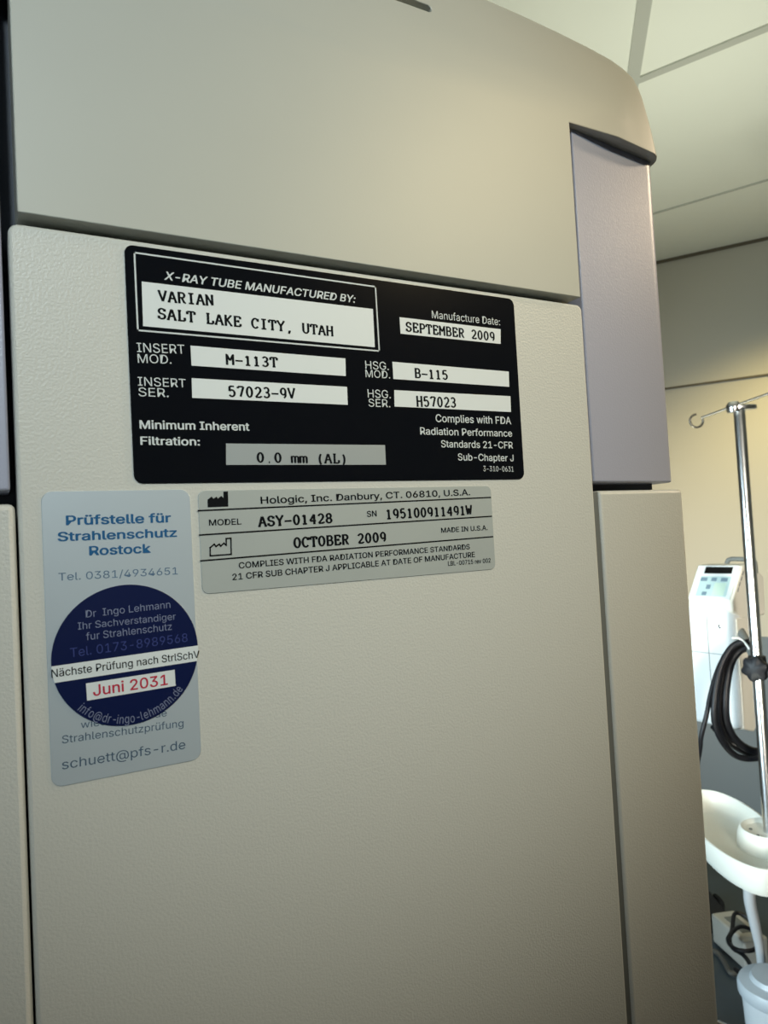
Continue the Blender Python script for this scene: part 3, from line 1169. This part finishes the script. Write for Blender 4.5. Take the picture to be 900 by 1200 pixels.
# seams and screw on the front
bm = bmesh.new()
box(bm, A0 - dx * 0.062 + dn * 0.0003 - zz * 0.18, (0.0008, 0.0008, 0.155), (dx, dn, zz))
box(bm, A0 - dx * 0.06 + dn * 0.0003 - zz * 0.135, (0.062, 0.0008, 0.0008), (dx, dn, zz))
obj('seam', bm, grey_plastic, con)
bm = bmesh.new()
lathe(bm, A0 - dx * 0.022 - zz * 0.055 + dn * -0.001, [(0, 0.004), (0.003, 0.004), (0.006, 0.0025), (0.007, 0.0)], 14, dn)
obj('screw', bm, chrome, con, smooth=True)
# head: wedge with a sloping control face
H0 = at(856, 705, T0 - 0.005)
lean = math.radians(34)
fu = (zz * math.cos(lean) - dn * math.sin(lean)).normalized()      # up the slope
fn = fu.cross(dx)
if fn.dot(dn) < 0:
    fn = -fn
slope_len = 0.118
pw = 0.130
h1 = H0 + fu * slope_len
loop = [H0, h1, h1 - dn * 0.05 + zz * 0.002, h1 - dn * 0.11 - zz * 0.04, H0 - dn * 0.17 - zz * 0.055, H0 - dn * 0.05 - zz * 0.055, H0 - zz * 0.03]
bm = bmesh.new()
prism(bm, [p + dx * 0.004 for p in loop], -dx * (pw + 0.008))
hd_ = bevel(obj('head', bm, ivory_plastic, con), 0.006, 3)


def on_face(u, v, n):           # u from right edge leftwards 0..1, v up the slope 0..1
    return H0 - dx * (pw * (1 - u)) + fu * (slope_len * v) + fn * n


def face_plate(name, u0, v0, u1, v1, n0, th, m, parent, bw=0.0006):
    bm = bmesh.new()
    c = [on_face(u, v, n0 + th) for u, v in ((u0, v0), (u1, v0), (u1, v1), (u0, v1))]
    prism(bm, c, -fn * th)
    return bevel(obj(name, bm, m, parent), bw, 2)


cp = face_plate('control_panel', -0.01, 0.02, 0.985, 0.985, 0, 0.004, white_plastic, con, 0.002)
face_plate('display', 0.20, 0.74, 0.86, 0.93, 0.004, 0.0012, screen_m, cp)
kp = face_plate('keypad', 0.16, 0.10, 0.88, 0.66, 0.004, 0.0008, teal_pad, cp)
face_plate('key', 0.54, 0.12, 0.82, 0.48, 0.0048, 0.0008, green_pad, cp)
for u0, u1, v0, v1 in ((0.17, 0.33, 0.52, 0.62), (0.43, 0.56, 0.52, 0.62), (0.66, 0.82, 0.52, 0.62), (0.36, 0.46, 0.30, 0.42), (0.30, 0.41, 0.12, 0.22)):
    face_plate('key', u0, v0, u1, v1, 0.0048, 0.0012, blue_pad, cp)
# vent slit on the side and grey handle behind the head
bm = bmesh.new()
for k in range(4):
    box(bm, H0 + dx * 0.0045 + fu * (0.045 + 0.018 * k) - fn * 0.012, (0.0006, 0.007, 0.0015), (dx, fu, fn))
obj('vent', bm, grey_plastic, hd_)
bm = bmesh.new()
hh = h1 - dn * 0.055 - dx * 0.02 + zz * 0.004
tube(bm, [hh - dx * 0.055 - zz * 0.03, hh - dx * 0.05 + zz * 0.008, hh + zz * 0.010, hh + dx * 0.028 + zz * 0.006, hh + dx * 0.03 - zz * 0.03], 0.007, 10, 4)
obj('handle', bm, grey_plastic, con, smooth=True)
# bracket from console to pole
bm = bmesh.new()
tube(bm, [PZ + zz * (KC.z + 0.012), A0 + dx * 0.0 - dn * 0.06 + zz * -0.07], 0.012, 12, 1)
obj('clamp_bracket', bm, grey_plastic, con, smooth=True)

# black hose coiled over the console's side
def strand(pts, t):
    return [at(x, y, tt if tt else t) for x, y, tt in [(p + (None,))[:3] for p in pts]]


hz = bmesh.new()
TC_ = 1.93
paths = [
    [(880, 752), (866, 757), (855, 770), (848, 792), (845, 818), (846, 845), (854, 866), (868, 878), (886, 884), (905, 882)],
    [(878, 758), (866, 763), (857, 776), (852, 797), (850, 820), (851, 843), (859, 863), (873, 876), (890, 881), (905, 878)],
    [(870, 752), (858, 758), (847, 775), (840, 800), (837, 826), (838, 848), (846, 868), (860, 884), (876, 889), (900, 886)],
    [(866, 754), (852, 764), (841, 785), (833, 812), (828, 838), (822, 862), (820, 880), (815, 905)],
    [(835, 852), (842, 859), (851, 866), (862, 874)],
]
for i, p in enumerate(paths):
    tube(hz, [at(x, y, TC_ - 0.012 * (i % 3) + 0.012 * math.sin(j)) for j, (x, y) in enumerate(p)], 0.0105 if i < 2 else (0.0085 if i == 2 else 0.0062), 10, 5)
hose = obj('coiled_hose', hz, black_rubber, None, origin=at(850, 800, TC_), smooth=True)
tag(hose, 'thick black coiled hose hanging over the side of the console', 'hose')
bm = bmesh.new()
tube(bm, [at(x, y, TC_ + 0.012) for x, y in ((857, 762), (848, 780), (841, 800), (837, 822), (837, 842), (841, 858))], 0.0042, 10, 5)
wt = obj('white_tube', bm, white_plastic, None, origin=at(840, 820, TC_), smooth=True)
tag(wt, 'thin white tube running between the strands of the black hose', 'tube')
bm = bmesh.new()
tube(bm, [at(x, y, TC_ - 0.028) for x, y in ((858, 748), (866, 748), (873, 753), (879, 762))], 0.0032, 8, 5)
ws = obj('cable_tie', bm, white_plastic, None, origin=at(868, 752, TC_), smooth=True)
tag(ws, 'white strap holding the black hose to the console', 'strap')

# ------------------------------------------------------------------ floor clutter under the tray
def on_floor(px, py, z=0.0):
    return at_z(px, py, -1.5 + z)


# ivory power box
pb_ = on_floor(868, 1120)
bm = bmesh.new()
ang = math.radians(-20)
bx, by = Vector((math.cos(ang), math.sin(ang), 0)), Vector((-math.sin(ang), math.cos(ang), 0))
box(bm, pb_ + zz * 0.055, (0.045, 0.09, 0.05), (bx, by, zz))
power = thing('power_box', 'pale power supply box on the dark floor among black cables', 'power supply', pb_)
bevel(obj('housing', bm, mat('dull_ivory_plastic', (0.42, 0.41, 0.37), 0.5), power), 0.008, 3)
bm = bmesh.new()
box(bm, pb_ + zz * 0.106, (0.02, 0.05, 0.0012), (bx, by, zz))
obj('rating_plate', bm, grey_plastic, power)
# loops of black cable on the box
bm = bmesh.new()
lp = [(882, 1078), (862, 1070), (858, 1090), (853, 1102), (862, 1112), (880, 1114), (890, 1106), (884, 1092), (868, 1086), (856, 1096), (858, 1110), (872, 1120), (880, 1134), (872, 1142), (862, 1136)]
tube(bm, [on_floor(x, y, 0.135 + 0.012 * math.sin(i * 1.7)) for i, (x, y) in enumerate(lp)], 0.0065, 8, 6)
cb_ = obj('cable_loop', bm, black_rubber, None, origin=on_floor(870, 1105), smooth=True)
tag(cb_, 'loops of thin black cable lying on the pale power box', 'cable')
# dark foot switch and cable bundle near the machine
fp = on_floor(826, 1078)
foot = thing('foot_switch', 'black foot switch on the dark floor beside the x-ray unit', 'foot switch', fp)
bm = bmesh.new()
prism(bm, [fp + bx * x + by * y for x, y in round_rect(-0.07, -0.09, 0.07, 0.09, 0.03)], zz * 0.03)
bevel(obj('base', bm, black_plastic, foot), 0.008)
bm = bmesh.new()
loop = [fp + by * y + zz * z for y, z in ((-0.08, 0.032), (0.075, 0.032), (0.075, 0.075), (0.05, 0.082), (-0.08, 0.045))]
prism(bm, [p - bx * 0.055 for p in loop], bx * 0.11)
bevel(obj('pedal', bm, black_plastic, foot), 0.008)
bm = bmesh.new()
tube(bm, [on_floor(x, y, 0.02) for x, y in ((838, 1050), (846, 1060), (842, 1075), (832, 1085))], 0.010, 8, 5)
fc = obj('floor_cable', bm, black_rubber, None, origin=on_floor(840, 1065), smooth=True)
tag(fc, 'thick dark cable bending across the floor behind the foot switch', 'cable')
bm = bmesh.new()
tube(bm, [on_floor(x, y, 0.012) for x, y in ((832, 1112), (842, 1118), (850, 1130), (856, 1140), (866, 1140))], 0.008, 8, 5)
gc = obj('floor_cable', bm, mat('brown_grey_rubber', (0.09, 0.085, 0.075), 0.5), None, origin=on_floor(845, 1125), smooth=True)
tag(gc, 'brownish grey cable on the floor in front of the foot switch', 'cable')
# milky tube hanging from the tray
bm = bmesh.new()
TT = 1.80
tube(bm, [at(878, 1040, TT), at(879, 1058, TT), at(885, 1085, TT), at(890, 1110, TT), at(893, 1135, TT), at(897, 1160, TT)], [0.014, 0.014, 0.013, 0.011, 0.010, 0.010], 14, 5)
mt = obj('drain_tube', bm, clear_hose, None, origin=at(879, 1045, TT), smooth=True)
tag(mt, 'milky wide tube hanging down from underneath the white tray', 'tube')
# pale waste canister with a lid at the foot of the stand
wc = at(909, 1152, 1.66)
can = thing('waste_canister', 'pale grey plastic canister with metal latch standing low under the white tray', 'canister', Vector((wc.x, wc.y, 0)))
bm = bmesh.new()
lathe(bm, Vector((wc.x, wc.y, 0)), [(0, 0), (0.050, 0), (0.056, 0.01), (0.074, wc.z - 0.03), (0.070, wc.z - 0.02), (0, wc.z - 0.02)], 40)
obj('bucket', bm, mat('milky_grey_plastic', (0.50, 0.54, 0.57), 0.4), can, smooth=True)
bm = bmesh.new()
lathe(bm, Vector((wc.x, wc.y, wc.z)), [(0, -0.03), (0.079, -0.03), (0.082, -0.026), (0.082, -0.008), (0.078, 0.0), (0.055, 0.006), (0.05, 0.016), (0, 0.02)], 40)
lid = obj('lid', bm, mat('pale_grey_plastic', (0.45, 0.50, 0.54), 0.4), can, smooth=True)
bm = bmesh.new()
lp_ = Vector((wc.x, wc.y, wc.z - 0.02)) - camf * 0.074 - camr * 0.037
box(bm, lp_, (0.010, 0.004, 0.018), (camr, camf, zz))
bevel(obj('latch', bm, chrome, can), 0.003, 2)
